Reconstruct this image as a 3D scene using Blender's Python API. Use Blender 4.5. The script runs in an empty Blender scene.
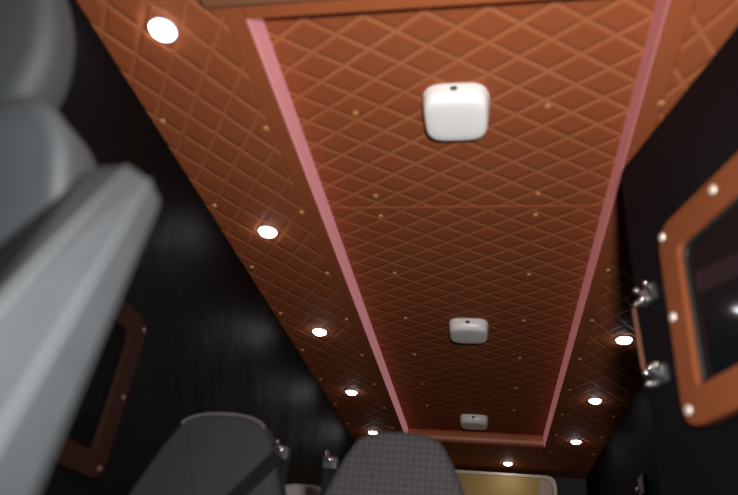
import bpy, bmesh, math, random
from mathutils import Vector, Matrix
random.seed(4)
S = bpy.context.scene
COL = S.collection
CZ = 0.65                       # camera height above the floor; heights below are given relative to it

# ------------------------------------------------------------------ camera, world, light, exposure
FPX = 640.0
cam_d = bpy.data.cameras.new('camera'); cam = bpy.data.objects.new('camera', cam_d); COL.objects.link(cam)
cam_d.sensor_fit = 'HORIZONTAL'; cam_d.sensor_width = 36.0; cam_d.lens = 36.0 * FPX / 738.0
cam_d.clip_start = 0.02
RIGHT = Vector((0.983165, 0.153817, 0.098354)).normalized()
def cam_axes(p, y, r):
    f = Vector((math.sin(y)*math.cos(p), math.cos(y)*math.cos(p), math.sin(p)))
    r0 = Vector((math.cos(y), -math.sin(y), 0)); u0 = r0.cross(f)
    return math.cos(r)*r0 + math.sin(r)*u0, -math.sin(r)*r0 + math.cos(r)*u0, f
ri, up, fw = cam_axes(math.radians(31.15), math.radians(-12.35), math.radians(6.6))
M = Matrix((ri, up, -fw)).transposed().to_4x4(); M.translation = Vector((0, 0, CZ))
cam.matrix_world = M
cam_d.dof.use_dof = True; cam_d.dof.focus_distance = 5.0; cam_d.dof.aperture_fstop = 1.6
S.camera = cam

w = bpy.data.worlds.new('world'); S.world = w; w.use_nodes = True
w.node_tree.nodes['Background'].inputs[0].default_value = (0.5, 0.55, 0.62, 1)
w.node_tree.nodes['Background'].inputs[1].default_value = 0.02

def area(name, loc, target, size, energy, color):
    d = bpy.data.lights.new(name, 'AREA'); d.shape = 'DISK'; d.size = size; d.energy = energy; d.color = color
    o = bpy.data.objects.new(name, d); COL.objects.link(o); o.location = loc
    o.rotation_euler = (Vector(target) - Vector(loc)).to_track_quat('-Z', 'Y').to_euler()
    return o
area('unseen_flash', (0.14, 0.08, CZ + 0.27), (-0.12, 2.2, CZ + 1.2), 0.10, 44, (1.0, 0.95, 0.9))  # unseen light by the camera, standing in for its flash

vs = S.view_settings
vs.view_transform = 'Standard'; vs.look = 'None'; vs.exposure = 0.0; vs.gamma = 1.0; vs.use_curve_mapping = False

# ------------------------------------------------------------------ materials
MATS = {}
def mat(name, color, rough=0.5, metal=0.0, spec=0.5, bump=None, var=None, emit=None, coat=0.0):
    m = bpy.data.materials.new(name); m.use_nodes = True; MATS[name] = m
    nt = m.node_tree; b = nt.nodes['Principled BSDF']
    b.inputs['Base Color'].default_value = (*color, 1); b.inputs['Roughness'].default_value = rough
    b.inputs['Metallic'].default_value = metal; b.inputs['Specular IOR Level'].default_value = spec
    b.inputs['Coat Weight'].default_value = coat
    tc = nt.nodes.new('ShaderNodeTexCoord')
    if var:                                     # (scale, amount)
        n = nt.nodes.new('ShaderNodeTexNoise'); n.inputs['Scale'].default_value = var[0]; n.inputs['Detail'].default_value = 4
        nt.links.new(tc.outputs['Object'], n.inputs['Vector'])
        mx = nt.nodes.new('ShaderNodeMix'); mx.data_type = 'RGBA'
        k = var[1]
        mx.inputs[6].default_value = (*[c*(1-k) for c in color], 1); mx.inputs[7].default_value = (*[min(1, c*(1+k)) for c in color], 1)
        nt.links.new(n.outputs['Fac'], mx.inputs[0]); nt.links.new(mx.outputs[2], b.inputs['Base Color'])
    if bump:                                    # (scale, strength, distance)
        n2 = nt.nodes.new('ShaderNodeTexNoise'); n2.inputs['Scale'].default_value = bump[0]; n2.inputs['Detail'].default_value = 3
        nt.links.new(tc.outputs['Object'], n2.inputs['Vector'])
        bp = nt.nodes.new('ShaderNodeBump'); bp.inputs['Strength'].default_value = bump[1]; bp.inputs['Distance'].default_value = bump[2]
        nt.links.new(n2.outputs['Fac'], bp.inputs['Height']); nt.links.new(bp.outputs['Normal'], b.inputs['Normal'])
    if emit:
        b.inputs['Emission Color'].default_value = (*emit[0], 1); b.inputs['Emission Strength'].default_value = emit[1]
    return m

def quilt_mat(name, color, thread, px, py, ox, oy, rough=0.75, second=1.0):
    """leather stitched in diamonds: px, py are the full width and length of one diamond"""
    m = mat(name, color, rough, spec=0.08)
    nt = m.node_tree; b = nt.nodes['Principled BSDF']; N = nt.nodes.new; L = nt.links.new
    tc = N('ShaderNodeTexCoord'); sp = N('ShaderNodeSeparateXYZ'); L(tc.outputs['Object'], sp.inputs[0])
    def mth(op, a, bb=None, cc=None):
        n = N('ShaderNodeMath'); n.operation = op
        for i, v in enumerate((a, bb, cc)):
            if v is None: continue
            if isinstance(v, (int, float)): n.inputs[i].default_value = v
            else: L(v, n.inputs[i])
        return n.outputs[0]
    p = mth('DIVIDE', mth('SUBTRACT', sp.outputs[0], ox), px); q = mth('DIVIDE', mth('SUBTRACT', sp.outputs[1], oy), py)
    def line(t):
        return mth('ABSOLUTE', mth('SUBTRACT', mth('FRACT', mth('ADD', t, 0.5)), 0.5))
    la_, lb_ = line(mth('ADD', p, q)), line(mth('SUBTRACT', p, q))
    d = mth('MINIMUM', la_, lb_)
    dt = mth('MINIMUM', mth('ADD', la_, (1-second)*.06), lb_)
    mr = N('ShaderNodeMapRange'); mr.interpolation_type = 'SMOOTHSTEP'
    L(dt, mr.inputs['Value']); mr.inputs['From Min'].default_value = 0.03; mr.inputs['From Max'].default_value = 0.095
    mr.inputs['To Min'].default_value = 1; mr.inputs['To Max'].default_value = 0
    nz = N('ShaderNodeTexNoise'); nz.inputs['Scale'].default_value = 5; L(tc.outputs['Object'], nz.inputs['Vector'])
    k = mth('MULTIPLY', mr.outputs[0], mth('ADD', mth('MULTIPLY', nz.outputs['Fac'], 0.9), 0.2))
    mx = N('ShaderNodeMix'); mx.data_type = 'RGBA'; mx.inputs[6].default_value = (*color, 1); mx.inputs[7].default_value = (*thread, 1)
    L(k, mx.inputs[0]); L(mx.outputs[2], b.inputs['Base Color'])
    pil = N('ShaderNodeMapRange'); pil.interpolation_type = 'SMOOTHSTEP'; L(d, pil.inputs['Value'])
    pil.inputs['From Min'].default_value = 0.0; pil.inputs['From Max'].default_value = 0.16
    grain = N('ShaderNodeTexNoise'); grain.inputs['Scale'].default_value = 240; L(tc.outputs['Object'], grain.inputs['Vector'])
    h = mth('ADD', pil.outputs[0], mth('MULTIPLY', grain.outputs['Fac'], 0.06))
    bp = N('ShaderNodeBump'); bp.inputs['Strength'].default_value = 0.8; bp.inputs['Distance'].default_value = 0.004
    L(h, bp.inputs['Height']); L(bp.outputs['Normal'], b.inputs['Normal'])
    return m

def weave_mat(name, c0, c1, pitch):
    """woven seat cloth with a faint check"""
    m = mat(name, c0, 0.9, spec=0.2); nt = m.node_tree; b = nt.nodes['Principled BSDF']; N = nt.nodes.new; L = nt.links.new
    tc = N('ShaderNodeTexCoord'); out = []
    for ax in ('X', 'Z'):
        wv = N('ShaderNodeTexWave'); wv.wave_type = 'BANDS'; wv.bands_direction = ax; wv.inputs['Scale'].default_value = 0.314/pitch
        L(tc.outputs['Object'], wv.inputs['Vector']); out.append(wv.outputs['Fac'])
    mxx = N('ShaderNodeMath'); mxx.operation = 'MULTIPLY'; L(out[0], mxx.inputs[0]); L(out[1], mxx.inputs[1])
    mx = N('ShaderNodeMix'); mx.data_type = 'RGBA'; mx.inputs[6].default_value = (*c0, 1); mx.inputs[7].default_value = (*c1, 1)
    L(mxx.outputs[0], mx.inputs[0]); L(mx.outputs[2], b.inputs['Base Color'])
    return m

LEA = (0.272, 0.075, 0.028)
THREAD = (0.40, 0.145, 0.065)
quilt = quilt_mat('tan_quilted_leather', LEA, THREAD, 0.17, 0.1165, 0.0, 1.131)
quilt_side = quilt_mat('tan_quilted_leather_left', LEA, THREAD, 0.1165, 0.17, 0.0, 0.028, second=0.35)  # one stitch direction faded in colour, painting how light misses it
quilt_right = quilt_mat('tan_quilted_leather_right', LEA, THREAD, 0.1165, 0.17, 0.0484, 0.1440)
plain = mat('tan_plain_leather', LEA, 0.7, spec=0.1, bump=(200, 0.15, 0.002), var=(6, 0.1))
beam_m = mat('brown_beam_leather', (0.19, 0.082, 0.04), 0.5, bump=(200, 0.15, 0.002))
black = mat('black_gloss_lining', (0.004, 0.004, 0.0045), 0.55, spec=0.09, bump=(2.6, 0.5, 0.05))
black_door = mat('black_door_skin', (0.003, 0.003, 0.0045), 0.5, spec=0.12)
dark_grey = mat('dark_grey_lining', (0.035, 0.036, 0.035), 0.7)
floor_m = mat('black_floor_vinyl', (0.02, 0.02, 0.02), 0.6, var=(20, 0.3))
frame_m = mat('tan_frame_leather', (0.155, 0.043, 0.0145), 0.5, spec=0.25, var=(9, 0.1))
frame_shaded = mat('shaded_frame_leather', (0.020, 0.0065, 0.004), 0.6, spec=0.2)  # frame colour darkened to paint the shade at the left wall
wall_black = mat('black_wall_lining', (0.004, 0.004, 0.004), 0.75, spec=0.06)
glass_old = mat('dull_dark_glass', (0.002, 0.003, 0.003), 0.35, spec=0.1)
dull = mat('dull_screw', (0.20, 0.12, 0.07), 0.5, metal=0.4)
glass_m = mat('dark_tinted_glass', (0.004, 0.005, 0.006), 0.06, spec=0.3)
rubber = mat('black_rubber', (0.008, 0.008, 0.008), 0.6)
brass = mat('brass_screw', (0.62, 0.28, 0.11), 0.45, metal=0.3)
steel = mat('bright_steel_screw', (0.85, 0.8, 0.72), 0.3, metal=0.5)
chrome = mat('chrome', (0.9, 0.9, 0.9), 0.12, metal=1.0)
rod_m = mat('copper_brown_rod', (0.35, 0.16, 0.11), 0.35, metal=0.7)
white_p = mat('white_plastic', (0.86, 0.87, 0.88), 0.35)
dark_p = mat('dark_plastic', (0.03, 0.03, 0.035), 0.4)
lens_m = mat('lit_lens', (0.9, 0.9, 0.95), 0.3, emit=((0.96, 0.94, 1.0), 30.0))
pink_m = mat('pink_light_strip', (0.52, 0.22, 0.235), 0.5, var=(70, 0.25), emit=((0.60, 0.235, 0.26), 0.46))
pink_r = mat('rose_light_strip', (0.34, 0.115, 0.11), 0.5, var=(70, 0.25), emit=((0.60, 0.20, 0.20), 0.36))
roll_m = mat('highlit_satin_leather', (0.52, 0.16, 0.075), 0.4, spec=0.45, var=(4, 0.25))  # end roll leather brightened in colour to paint its highlight
seat_dark = mat('charcoal_seat_cloth', (0.028, 0.028, 0.032), 0.85, spec=0.3, bump=(180, 0.3, 0.002), var=(30, 0.15))
seat_weave = weave_mat('grey_check_weave', (0.046, 0.046, 0.048), (0.078, 0.078, 0.081), 0.020)
seat_lit = mat('lamplit_seat_cloth', (0.30, 0.27, 0.28), 0.8, bump=(180, 0.3, 0.002))  # cloth paled to paint lamplight on the rear seat's top
seat_rim_lit = mat('lamplit_seat_rim', (0.115, 0.10, 0.104), 0.6)  # paler strip painting lamplight along the seat top
belt_m = mat('black_belt_webbing', (0.007, 0.007, 0.010), 0.8, spec=0.1)
grey_a = mat('grey_seat_cloth', (0.030, 0.036, 0.041), 0.75, bump=(60, 0.2, 0.003), var=(14, 0.12))
grey_b = mat('grey_seat_vinyl', (0.040, 0.047, 0.053), 0.6, bump=(40, 0.2, 0.003), var=(14, 0.12))
grey_c = mat('light_grey_seat_vinyl', (0.040, 0.047, 0.053), 0.55, bump=(40, 0.3, 0.003), var=(22, 0.14))
grey_p = mat('ridge_highlight_grey', (0.085, 0.097, 0.105), 0.5)  # paler grey painting the highlights along the bolster ridges
tan_panel = mat('tan_painted_board', (0.56, 0.36, 0.11), 0.6, var=(5, 0.08))
cream = mat('cream_edging', (0.85, 0.76, 0.62), 0.5)
pinkish = mat('pinkish_cream_board', (0.62, 0.47, 0.40), 0.55)

# ------------------------------------------------------------------ helpers
def box(bm, x0, x1, y0, y1, z0, z1, bev=0.0, seg=2):
    t = bmesh.new(); bmesh.ops.create_cube(t, size=1)
    for v in t.verts:
        v.co = Vector(((x0+x1)/2 + v.co.x*(x1-x0), (y0+y1)/2 + v.co.y*(y1-y0), (z0+z1)/2 + v.co.z*(z1-z0)))
    if bev: bmesh.ops.bevel(t, geom=t.edges[:], offset=bev, segments=seg, profile=0.5, affect='EDGES')
    merge(bm, t)
def merge(bm, t):
    bmesh.ops.recalc_face_normals(t, faces=t.faces[:])
    me = bpy.data.meshes.new('tmp'); t.to_mesh(me); t.free(); bm.from_mesh(me); bpy.data.meshes.remove(me)
def cyl(bm, a, b, r, r2=None, seg=16):
    a, b = Vector(a), Vector(b); d = b - a; t = bmesh.new()
    bmesh.ops.create_cone(t, cap_ends=True, segments=seg, radius1=r, radius2=r if r2 is None else r2, depth=d.length)
    mtx = d.to_track_quat('Z', 'Y').to_matrix().to_4x4(); mtx.translation = (a+b)/2
    bmesh.ops.transform(t, matrix=mtx, verts=t.verts[:]); merge(bm, t)
def ball(bm, c, r, sx=1, sy=1, sz=1):
    t = bmesh.new(); bmesh.ops.create_uvsphere(t, u_segments=16, v_segments=10, radius=r)
    for v in t.verts: v.co = Vector((c[0]+v.co.x*sx, c[1]+v.co.y*sy, c[2]+v.co.z*sz))
    merge(bm, t)
def rounded(pts, radii, n=6):
    """round the corners of a polygon (list of (a, b))"""
    out = []; N = len(pts)
    if not hasattr(radii, '__len__'): radii = [radii]*N
    for i in range(N):
        p = Vector(pts[i]); a = (Vector(pts[i-1])-p); b = (Vector(pts[(i+1) % N])-p); r = radii[i]
        if r <= 0: out.append(tuple(p)); continue
        la, lb = a.length, b.length; t = min(r, la*0.49, lb*0.49)
        p0 = p + a.normalized()*t; p1 = p + b.normalized()*t
        for k in range(n+1):
            s = k/n; out.append(tuple((1-s)**2*p0 + 2*s*(1-s)*p + s*s*p1))
    return out
def prism(bm, outline, place, depth0, depth1, bev=0.0, seg=3, sharp_caps=True):
    """outline in 2-D, place(a, b, depth) -> 3-D; a large bev gives padded, rolled edges"""
    if bev > .01:
        n = len(outline); area2 = sum(outline[i][0]*outline[(i+1) % n][1] - outline[(i+1) % n][0]*outline[i][1] for i in range(n))
        sg = 1 if area2 > 0 else -1; nrm = []
        for i in range(n):
            e0 = (Vector(outline[i]) - Vector(outline[i-1])); e1 = (Vector(outline[(i+1) % n]) - Vector(outline[i]))
            e = (e0.normalized() if e0.length > 1e-7 else Vector((0, 0))) + (e1.normalized() if e1.length > 1e-7 else Vector((0, 0)))
            e.normalize(); nrm.append(Vector((-e.y, e.x))*sg)
        rings = []; ks = [k/seg*math.pi/2 for k in range(seg+1)]; sd = 1 if depth1 > depth0 else -1
        prof = [(bev*(1-math.sin(k)), depth0 + sd*bev*(1-math.cos(k))) for k in ks] + [(bev*(1-math.cos(k)), depth1 - sd*bev*(1-math.sin(k))) for k in ks]
        for ins, d in prof: rings.append([place(outline[i][0]+nrm[i].x*ins, outline[i][1]+nrm[i].y*ins, d) for i in range(n)])
        loft(bm, rings); return
    t = bmesh.new()
    f0 = [t.verts.new(place(a, b, depth0)) for a, b in outline]; f1 = [t.verts.new(place(a, b, depth1)) for a, b in outline]
    c0 = t.faces.new(f0); c1 = t.faces.new(f1[::-1]); n = len(outline)
    for i in range(n): t.faces.new((f0[i], f1[i], f1[(i+1) % n], f0[(i+1) % n]))
    bmesh.ops.recalc_face_normals(t, faces=t.faces[:])
    if bev:
        es = [e for f in (c0, c1) for e in f.edges]
        bmesh.ops.bevel(t, geom=list(set(es)), offset=bev, segments=seg, profile=0.5, affect='EDGES', clamp_overlap=True)
    merge(bm, t)
def ring(bm, outer, inner, place, d0, d1):
    """frame between two outlines with the same number of points"""
    t = bmesh.new(); n = len(outer)
    O0 = [t.verts.new(place(a, b, d0)) for a, b in outer]; O1 = [t.verts.new(place(a, b, d1)) for a, b in outer]
    I0 = [t.verts.new(place(a, b, d0)) for a, b in inner]; I1 = [t.verts.new(place(a, b, d1)) for a, b in inner]
    for i in range(n):
        j = (i+1) % n
        for q in ((O0[i], O0[j], I0[j], I0[i]), (O1[i], I1[i], I1[j], O1[j]), (O0[i], O1[i], O1[j], O0[j]), (I0[i], I0[j], I1[j], I1[i])): t.faces.new(q)
    bmesh.ops.recalc_face_normals(t, faces=t.faces[:])
    es = [e for e in t.edges if len(e.link_faces) == 2 and e.calc_face_angle(0) > 0.9]
    bmesh.ops.bevel(t, geom=es, offset=0.004, segments=2, profile=0.5, affect='EDGES')
    merge(bm, t)
def loft(bm, rings, cap0=True, cap1=True):
    t = bmesh.new(); vs_ = [[t.verts.new(p) for p in r] for r in rings]; n = len(rings[0])
    for a, b in zip(vs_, vs_[1:]):
        for i in range(n): t.faces.new((a[i], a[(i+1) % n], b[(i+1) % n], b[i]))
    if cap0: t.faces.new(vs_[0][::-1])
    if cap1: t.faces.new(vs_[-1])
    merge(bm, t)
def obj(name, bm, m, parent=None, smooth=True, angle=0.6):
    me = bpy.data.meshes.new(name)
    if smooth:
        for f in bm.faces: f.smooth = True
        for e in bm.edges:
            if len(e.link_faces) == 2 and e.calc_face_angle(0) > angle: e.smooth = False
    bm.to_mesh(me); bm.free(); me.materials.append(m)
    o = bpy.data.objects.new(name, me); COL.objects.link(o)
    if smooth and angle < 0.9:
        wn = o.modifiers.new('weighted_normals', 'WEIGHTED_NORMAL'); wn.keep_sharp = True; wn.weight = 100
    if parent is not None:
        o.parent = parent
        o.matrix_parent_inverse = (parent.matrix_basis).inverted()
    return o
def tag(o, label, cat, group=None):
    o['label'] = label; o['category'] = cat
    if group: o['group'] = group
    return o
def thing(name, label, cat, loc=(0, 0, 0), group=None):
    o = bpy.data.objects.new(name, None); COL.objects.link(o); o.location = loc; o.empty_display_size = 0.05
    return tag(o, label, cat, group)
def struct(o, label=None, cat=None):
    o['kind'] = 'structure'
    if label: o['label'] = label
    if cat: o['category'] = cat
    return o
B = bmesh.new
def slab(name, m, parent, *a, bev=0.0, **k):
    bm = B(); box(bm, *a, bev=bev); return obj(name, bm, m, parent, **k)

# ------------------------------------------------------------------ room shell
XL, XR, YF, YB = -1.07, 0.84, -1.4, 6.0
RL, RR, RF, RB = -0.630, 0.425, 1.045, 5.06         # the raised recess in the ceiling
ZC, ZR = CZ + 1.35, CZ + 1.45                       # soffit height and recess height
struct(slab('floor', floor_m, None, XL-.1, XR+.1, YF-.1, YB+.1, -0.06, 0.0), 'black vinyl van floor', 'floor')
wl = struct(slab('wall_left', black, None, XL-0.06, XL, YF, YB, 0.0, ZR+.1), 'glossy black lined van wall on the left', 'wall')
struct(slab('wall_right', wall_black, None, XR, XR+.06, YF, YB, 0.0, ZR+.1), 'black van wall on the right', 'wall')
struct(slab('wall_back', dark_grey, None, XL, XR, YB, YB+.06, 0.0, ZR+.1), 'dark grey rear wall of the van', 'wall')
struct(slab('wall_front', dark_grey, None, XL, XR, YF-.06, YF, 0.0, ZR+.1), 'dark grey front wall of the van', 'wall')
ce = struct(slab('ceiling', plain, None, XL, XR, YF, YB, ZR+.03, ZR+.1), 'tan quilted leather van ceiling with raised centre recess', 'ceiling')
def panel(name, m, x0, x1, y0, y1, z0, z1, bev=0.006): return slab(name, m, ce, x0, x1, y0, y1, z0, z1, bev=bev)
SPL = 2.043
panel('centre_panel', quilt, RL-.02, RR+.02, RF-.03, SPL-.002, ZR, ZR+.03, 0.004)
panel('centre_panel', quilt, RL-.02, RR+.02, SPL+.002, RB+.03, ZR, ZR+.03, 0.004)
bm = B(); cyl(bm, (RL, SPL, ZR+.002), (RR, SPL, ZR+.002), 0.006); obj('seam_piping', bm, plain, ce)
panel('side_panel', quilt_side, XL, RL-.055, RF-.6, YB, ZC, ZC+.03, 0.004)
panel('side_panel', quilt_right, RR+.055, XR, RF-.6, YB, ZC, ZC+.03, 0.004)
panel('border_strip', plain, RL-.055, RL, RF-.6, YB, ZC-.001, ZC+.03, 0.004)
panel('border_strip', plain, RR, RR+.055, RF-.6, YB, ZC-.001, ZC+.03, 0.004)
panel('rear_panel', plain, RL, RR, RB, YB, ZC, ZC+.03, 0.008)
bm = B(); rl = [(math.sin(k*math.pi/12)*.030, math.cos(k*math.pi/12)*.049) for k in range(13)]
loft(bm, [[(x, RB+.02-a, (ZC+ZR)/2+.001+b) for a, b in rl] for x in (RL+.007, RR-.007)]); obj('recess_end_roll', bm, roll_m, ce, angle=1.0)
panel('front_panel', plain, RL, RR, RF-.6, RF, ZC, ZC+.03, 0.006)
panel('recess_front_panel', plain, RL, RR, RF-.02, RF-.001, ZC+.03, ZR)
panel('front_soffit', plain, XL, XR, YF, RF-.6, ZC, ZC+.03)
def screw(parent, p, nrm, m=brass, r=0.011):
    bm = B(); n = Vector(nrm); p = Vector(p)
    cyl(bm, p - n*0.002, p + n*0.002, r, r*0.85, 14); cyl(bm, p + n*0.002, p + n*0.004, r*0.85, r*0.45, 14)
    return obj('screw', bm, m, parent)
sc = []
for k in range(9):
    y = 1.41 + 0.47*k
    for x in (-1.035, -0.70, 0.475, 0.79): sc.append((x, y + (0.05 if x == -0.70 else 0), ZC-.002))
for y in (1.51, 1.965, 2.103, 2.57, 3.05, 3.55, 4.05, 4.5):
    for x in (-0.427, 0.18): sc.append((x, y, ZR-.002))
for p in sc: screw(ce, p, (0, 0, -1))
# cross beam at the front
tr = slab('trim_1', beam_m, None, -0.72, 0.50, 0.36, 0.985, ZC-.028, ZC-.001, bev=0.012)
struct(tr, 'brown padded cross beam at the front of the ceiling recess', 'beam')

# ------------------------------------------------------------------ pink light strips on both sides of the recess
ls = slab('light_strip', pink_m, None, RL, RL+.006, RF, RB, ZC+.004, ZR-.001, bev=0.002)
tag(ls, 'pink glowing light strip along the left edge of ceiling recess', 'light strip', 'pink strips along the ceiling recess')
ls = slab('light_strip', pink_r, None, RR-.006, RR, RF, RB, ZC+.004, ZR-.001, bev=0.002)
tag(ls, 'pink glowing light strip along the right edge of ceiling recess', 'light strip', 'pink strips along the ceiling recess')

# ------------------------------------------------------------------ white dome lights
def superell(hw, hd, n=40, e=3.9):
    out = []
    for i in range(n):
        a = 2*math.pi*i/n; c, s = math.cos(a), math.sin(a)
        out.append((hw*math.copysign(abs(c)**(2/e), c), hd*math.copysign(abs(s)**(2/e), s)))
    return out
def dome(y, label):
    cx = -0.100
    r = thing('dome_light', label, 'ceiling light', (cx, y, ZR), 'white square dome lights down the recess')
    hw, hd = 0.104, 0.102
    bm = B(); loft(bm, [[(cx+a, y+b, ZR-h) for a, b in superell(hw*s, hd*s)] for h, s in ((0, .98), (.008, .99), (.009, .96))]); obj('base_plate', bm, white_p, r)
    bm = B()
    prof = [(.008, 0.97, 0), (.02, .985, 0), (.040, .955, .004), (.050, .925, .007), (.055, .89, .008), (.058, .82, .008), (.059, .6, .007), (.0595, .2, .004)]
    loft(bm, [[(cx+a, y+b+o, ZR-h) for a, b in superell(hw*s, hd*s)] for h, s, o in prof]); obj('cover', bm, white_p, r, angle=1.2)
    bm = B(); box(bm, cx-.013, cx+.007, y-hd*.95-.006, y-hd*.95+.016, ZR-.028, ZR-.014, bev=0.002); obj('switch', bm, dark_p, r)
dome(1.497, 'large near white square dome light in front of the seam')
dome(3.135, 'middle one of three white square dome lights down the recess')
dome(4.745, 'farthest and smallest white square dome light near recess end')

# ------------------------------------------------------------------ round downlights
def downlight_mesh():
    bm = B(); rr = [(.039, 0), (.039, -.004), (.037, -.006), (.0335, -.005), (.0335, 0)]
    loft(bm, [[(a*math.cos(t*math.pi/16), a*math.sin(t*math.pi/16), h) for t in range(32)] for a, h in rr]); b1 = bm
    bm = B(); rr = [(.0335, 0), (.033, -.006), (.029, -.013), (.02, -.018), (.006, -.020)]
    loft(bm, [[(a*math.cos(t*math.pi/16), a*math.sin(t*math.pi/16), h) for t in range(32)] for a, h in rr])
    return b1, bm
lamp0 = None
def downlight(x, y, label):
    global lamp0
    if lamp0 is None:
        lamp0 = thing('downlight', label, 'downlight', (0, 0, 0), 'round ceiling downlights')
        b1, b2 = downlight_mesh(); obj('bezel', b1, white_p, lamp0); obj('lens', b2, lens_m, lamp0); r = lamp0
    else:
        r = lamp0.copy(); COL.objects.link(r); r['label'] = label
        for ch in list(lamp0.children):
            c = ch.copy(); COL.objects.link(c); c.parent = r
    r.location = (x, y, ZC)
downlight(-.870, 1.056, 'big glaring round downlight on left panel, nearest the front')
downlight(-.872, 2.057, 'second round downlight from the front on the left panel')
downlight(-.875, 3.023, 'third round downlight from the front on the left panel')
downlight(-.873, 3.970, 'fourth round downlight from the front on the left panel')
downlight(-.872, 4.893, 'last round downlight on left panel, just above the check seat')
downlight(.649, 3.020, 'round downlight on right panel beside the black door edge')
downlight(.636, 3.925, 'middle round downlight on the right panel behind the door')
downlight(.627, 4.831, 'farthest round downlight on the right panel')
downlight(.167, 5.600, 'round downlight on rear panel above the tan cabinet')

# ------------------------------------------------------------------ left wall window
def lw(a, b, d): return Vector((XL + d, a, CZ + b))       # a along the van, b height
oo = rounded([(1.0, .77), (1.705, .77), (1.705, .29), (1.0, .29)], .06); ii = rounded([(1.07, .70), (1.63, .70), (1.63, .355), (1.07, .355)], .03)
bm = B(); prism(bm, rounded([(1.06, .71), (1.64, .71), (1.64, .345), (1.06, .345)], .03), lw, 0.0005, .006); win = struct(obj('window_1', bm, glass_old), 'dark window in a shade-darkened frame on the left wall', 'window')
bm = B(); ring(bm, oo, ii, lw, 0.001, .022); obj('window_frame', bm, frame_shaded, win)
for a, b in ((1.685, .74), (1.685, .525), (1.675, .32), (1.35, .745), (1.35, .32), (1.03, .74), (1.03, .32)): screw(win, lw(a, b, .023), (1, 0, 0), dull, .008)

# ------------------------------------------------------------------ black door standing open on the right
D = Vector((-0.300, 0.954, 0)).normalized(); NRM = Vector((-D.y, D.x, 0))          # NRM points into the van
P0 = Vector((.378, 1.495, CZ))
def dp(u, h, d): return P0 + D*u + Vector((0, 0, h)) + NRM*d
bm = B(); prism(bm, rounded([(-1.45, 1.2), (.035, 1.2), (.045, -.62), (-1.45, -.62)], [.02, .03, .02, .02]), dp, -.045, 0, bev=.006)
door = struct(obj('door_1', bm, black_door), 'open black door with a tan framed window on the right', 'door')
oo = rounded([(-.80, .890), (-.130, .890), (-.118, .415), (-.80, .415)], .06); ii = rounded([(-.73, .812), (-.194, .812), (-.180, .490), (-.73, .490)], [.03, .03, .012, .03])
bm = B(); prism(bm, rounded([(-.74, .822), (-.186, .822), (-.170, .480), (-.74, .480)], .02), dp, .0005, .005); obj('window_pane', bm, glass_m, door)
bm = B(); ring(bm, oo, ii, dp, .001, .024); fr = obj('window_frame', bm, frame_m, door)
for u, h in ((-.345, .860), (-.150, .862), (-.141, .660), (-.143, .452), (-.53, .865), (-.33, .455), (-.53, .455), (-.76, .86), (-.76, .66), (-.76, .46)): screw(fr, dp(u, h, .025), NRM, steel, .011)
bm = B(); ring(bm, rounded([(-.732, .814), (-.192, .814), (-.178, .488), (-.732, .488)], [.03, .03, .012, .03]), rounded([(-.722, .804), (-.202, .804), (-.188, .498), (-.722, .498)], [.03, .03, .012, .03]), dp, .004, .012); obj('window_seal', bm, rubber, door)
# latch hardware: two chrome catches joined by a thin rod
la = None
def catch(u, h, flip):
    bm = B(); prism(bm, rounded([(u-.03, h-.022), (u+.03, h-.022), (u+.03, h+.022), (u-.03, h+.022)], .01), dp, .0005, .010, bev=.002)
    c = obj('latch', bm, dark_p, door)
    bm = B()
    for du, dh, r in ((-.018, .012, .010), (.016, .014*flip, .011), (.0, -.012*flip, .012), (.024, -.012*flip, .008)):
        q = dp(u+du, h+dh, .012); cyl(bm, dp(u+du, h+dh, .008), dp(u+du, h+dh, .022), r*.45); ball(bm, dp(u+du*1.2, h+dh*1.3, .022), r*.72)
    obj('knob', bm, chrome, c)
    bm = B(); cyl(bm, dp(u-.02, h, .014), dp(u+.035, h-.01*flip, .016), .006); obj('lever', bm, chrome, c)
catch(-.032, .772, 1); catch(-.030, .568, -1)
bm = B(); cyl(bm, dp(.028, .76, .012), dp(.020, .60, .012), .0045); obj('latch_rod', bm, rod_m, door)
bm = B()
for h in (-.45, .2, .85): cyl(bm, dp(-1.452, h-.05, .004), dp(-1.452, h+.05, .004), .014)
obj('hinge', bm, rubber, door)

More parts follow.
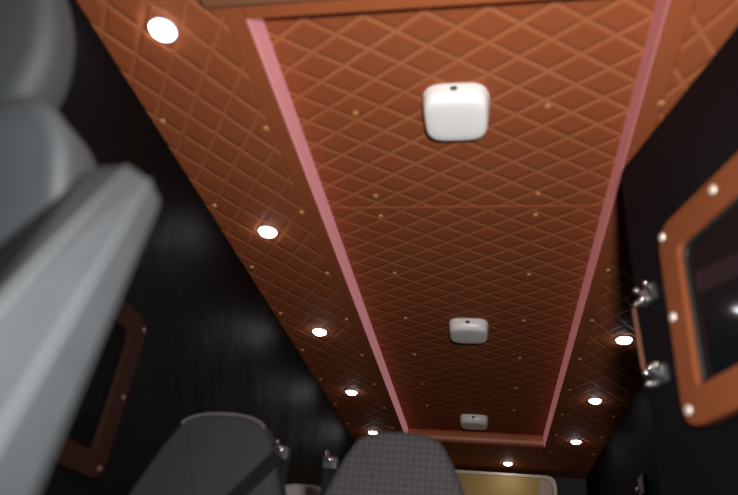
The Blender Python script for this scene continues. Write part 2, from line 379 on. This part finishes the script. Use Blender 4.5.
# ------------------------------------------------------------------ passenger seats
PROF = [(-.010, .045), (.0, .095), (.015, .128), (.04, .145), (.10, .178), (.17, .205), (.25, .235), (.38, .25), (.58, .25), (.72, .235), (.76, .22)]
def seat(x, y, top, m, label, belt_side, rim=None):
    r = thing('passenger_seat', label, 'seat', (x, y, 0), 'passenger seats facing the front')
    lean = 0.14
    pl = lambda a, b, d: Vector((x+a, y + d + lean*(b-top+.2), b))
    left = [(-wd, top-h) for h, wd in PROF]; right = [(wd, top-h) for h, wd in PROF]
    out = rounded(left[::-1] + right, .03, 3)
    bm = B(); prism(bm, out, pl, -.055, .065, bev=.03, seg=6); bk = obj('backrest', bm, m, r, angle=1.3)
    bm = B()                                           # welt round the shell edge; with rim, a painted lamplit top edge
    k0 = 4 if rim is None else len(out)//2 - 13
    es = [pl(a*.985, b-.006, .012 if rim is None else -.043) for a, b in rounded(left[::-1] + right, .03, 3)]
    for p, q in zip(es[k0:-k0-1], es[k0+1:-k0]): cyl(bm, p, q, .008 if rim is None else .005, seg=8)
    obj('piping_or_highlight', bm, rim or m, bk)
    bm = B(); box(bm, x-.24, x+.24, y-.50, y+.04, .36, .47, bev=.04, seg=4); obj('seat_cushion', bm, m, r, angle=1.3)
    bm = B(); box(bm, x-.20, x+.20, y-.40, y+.0, .0, .36, bev=.015); obj('pedestal', bm, rubber, r)
    if belt_side:
        s = belt_side; g = Vector((x + s*.205, y-.03, top-.105))
        bm = B(); box(bm, g.x-.022, g.x+.022, g.y-.02, g.y+.02, g.z-.022, g.z+.016, bev=.006); bg = obj('belt_guide', bm, dark_p, r)
        bm = B(); ball(bm, (g.x, g.y-.022, g.z+.004), .010, 1.3, .6, .8); ball(bm, (g.x-.012, g.y-.020, g.z+.024), .008); obj('guide_bolt', bm, chrome, bg)
        a = g + Vector((0, -.012, -.012)); b = Vector((x - s*.17, y-.155, top-.62))
        bm = B(); box(bm, g.x+s*.004-.02, g.x+s*.004+.02, g.y+.008, g.y+.012, .12, g.z, bev=.001); obj('belt_webbing', bm, belt_m, r)
        if s < 0: return r
        t = B(); n = 12; W = Vector(((b-a).z, 0, -(b-a).x)).normalized()*.021
        v = []
        for i in range(n+1):
            k = i/n; c = a.lerp(b, k); c.y = y - .066 + lean*(c.z-top+.2) - .02*math.sin(k*math.pi)
            v.append([t.verts.new(c+W+Vector((0, dy, 0))) for dy in (0, .003)] + [t.verts.new(c-W+Vector((0, dy, 0))) for dy in (.003, 0)])
        for p, q in zip(v, v[1:]):
            for i in range(4): t.faces.new((p[i], p[(i+1) % 4], q[(i+1) % 4], q[i]))
        t.faces.new(v[0]); t.faces.new(v[-1][::-1]); bmesh.ops.recalc_face_normals(t, faces=t.faces[:])
        obj('seat_belt', t, belt_m, r)
    return r
seat(-.80, 1.88, CZ+.540, seat_dark, 'dark charcoal passenger seat on the left beside the wall', 1, seat_rim_lit)
seat(-.272, 2.02, CZ+.552, seat_weave, 'grey check weave passenger seat in the middle of the frame', -1)
seat(-.815, 2.92, CZ+.545, seat_lit, 'seat behind in paled lamplit cloth, glimpsed between the two front seat backs', 0)

# ------------------------------------------------------------------ big grey front seat, near the camera
FA = Vector((0, 0, CZ))
def P3(x, y, z): return Vector((x, y, z+CZ))
def ray(px, py): return ri*((px-369)/FPX) + up*((247.5-py)/FPX) + fw
fs = thing('front_seat', 'big light grey front seat with ridged side bolster, close up left', 'seat', (-.80, .75, 0))
def hull(pts, bev, seg):
    t = bmesh.new()
    for p in pts: t.verts.new(p)
    bmesh.ops.convex_hull(t, input=t.verts[:])
    bmesh.ops.dissolve_limit(t, angle_limit=0.05, verts=t.verts[:], edges=t.edges[:])
    bmesh.ops.recalc_face_normals(t, faces=t.faces[:])
    bmesh.ops.bevel(t, geom=t.edges[:], offset=bev, segments=seg, profile=0.5, affect='EDGES', clamp_overlap=True)
    return t
# cushion plane: seat-back coordinates (a to the right, b up the back, d to the rear)
AX = Vector((.90, -.10, .05)).normalized(); DX = Vector((-.25, .93, .28)).normalized(); BX = AX.cross(DX).normalized() * -1
if BX.z < 0: BX = -BX
def sb(o): return lambda a, b, d: o + AX*a + BX*b + DX*d
hr = P3(-.695, .59, .745)
bm = B(); prism(bm, rounded([(-.30, -.11), (-.02, -.11), (.022, -.03), (.026, .05), (.0, .15), (-.06, .20), (-.30, .20)], .05, 5), sb(hr), -.01, .12, bev=.04, seg=5)
obj('headrest', bm, grey_a, fs, angle=1.3)
br = P3(-.578, .62, .507)
bm = B(); prism(bm, rounded([(-.42, -.50), (-.12, -.50), (.02, -.12), (.012, .05), (-.045, .125), (-.16, .12), (-.42, .09)], .05, 5), sb(br), -.03, .14, bev=.03, seg=5)
obj('backrest', bm, grey_b, fs, angle=1.3)
far = [P3(-0.551, 0.632, 0.523), P3(-0.471, 0.604, 0.501), P3(-0.431, 0.604, 0.476), P3(-0.442, 0.658, 0.481)]
near = [P3(-0.631, 0.582, 0.286), P3(-0.353, 0.349, 0.122), P3(-0.322, 0.373, 0.036), P3(-0.339, 0.463, 0.021)]
back = [P3(-.645, .728, .490), P3(-.554, .742, .480), P3(-.497, .476, .137), P3(-.436, .560, .024)]
bm = hull(far + near + back, .004, 2)
sbo = obj('side_bolster', bm, grey_c, fs, angle=0.25)
bm = B()
for k in (1, 2):
    cyl(bm, far[k], near[k], .001, .0045, seg=10)
obj('piping_or_highlight', bm, grey_p, sbo)  # lines added along the ridges, coloured as their highlights
bm = B(); box(bm, -1.0, -.56, .20, .85, .34, .50, bev=.04, seg=4); obj('seat_cushion', bm, grey_b, fs, angle=1.3)
bm = B(); box(bm, -.95, -.55, .35, .80, 0, .35, bev=.02); obj('pedestal', bm, rubber, fs)

# ------------------------------------------------------------------ rear cabinet under the last downlight
rc = thing('rear_cabinet', 'tan board cabinet with a cream rounded edge at the rear', 'cabinet', (0, 5.86, 0))
pr = lambda a, b, d: Vector((a, 5.79 + d, CZ + b))
x0, x1, zt, zb = -.63, .572, 1.313, -.65
outl = lambda k: rounded([(x0+k, zb+k), (x1-k, zb+k), (x1-k, zt-k), (x0+k, zt-k)], [.01, .01, .09, .02], 6)
bm = B(); prism(bm, outl(.012), pr, .012, .205); obj('body', bm, tan_panel, rc)
bm = B(); ring(bm, outl(0), outl(.026), pr, 0, .05); obj('edging', bm, cream, rc)
bm = B(); box(bm, .430, .530, 5.795, 5.805, CZ-.62, CZ+1.275, bev=.003); obj('side_band', bm, pinkish, rc)
# ------------------------------------------------------------------ belt anchor on the right wall
an = thing('belt_anchor', 'small grey belt anchor low on the dark right wall', 'belt anchor', (XR, 3.83, CZ+.86))
bm = B(); box(bm, XR-.02, XR-.0005, 3.77, 3.90, CZ+.80, CZ+.90, bev=.008); obj('anchor_plate', bm, dark_p, an)
bm = B(); ball(bm, (XR-.022, 3.90, CZ+.84), .014); obj('anchor_bolt', bm, steel, an)
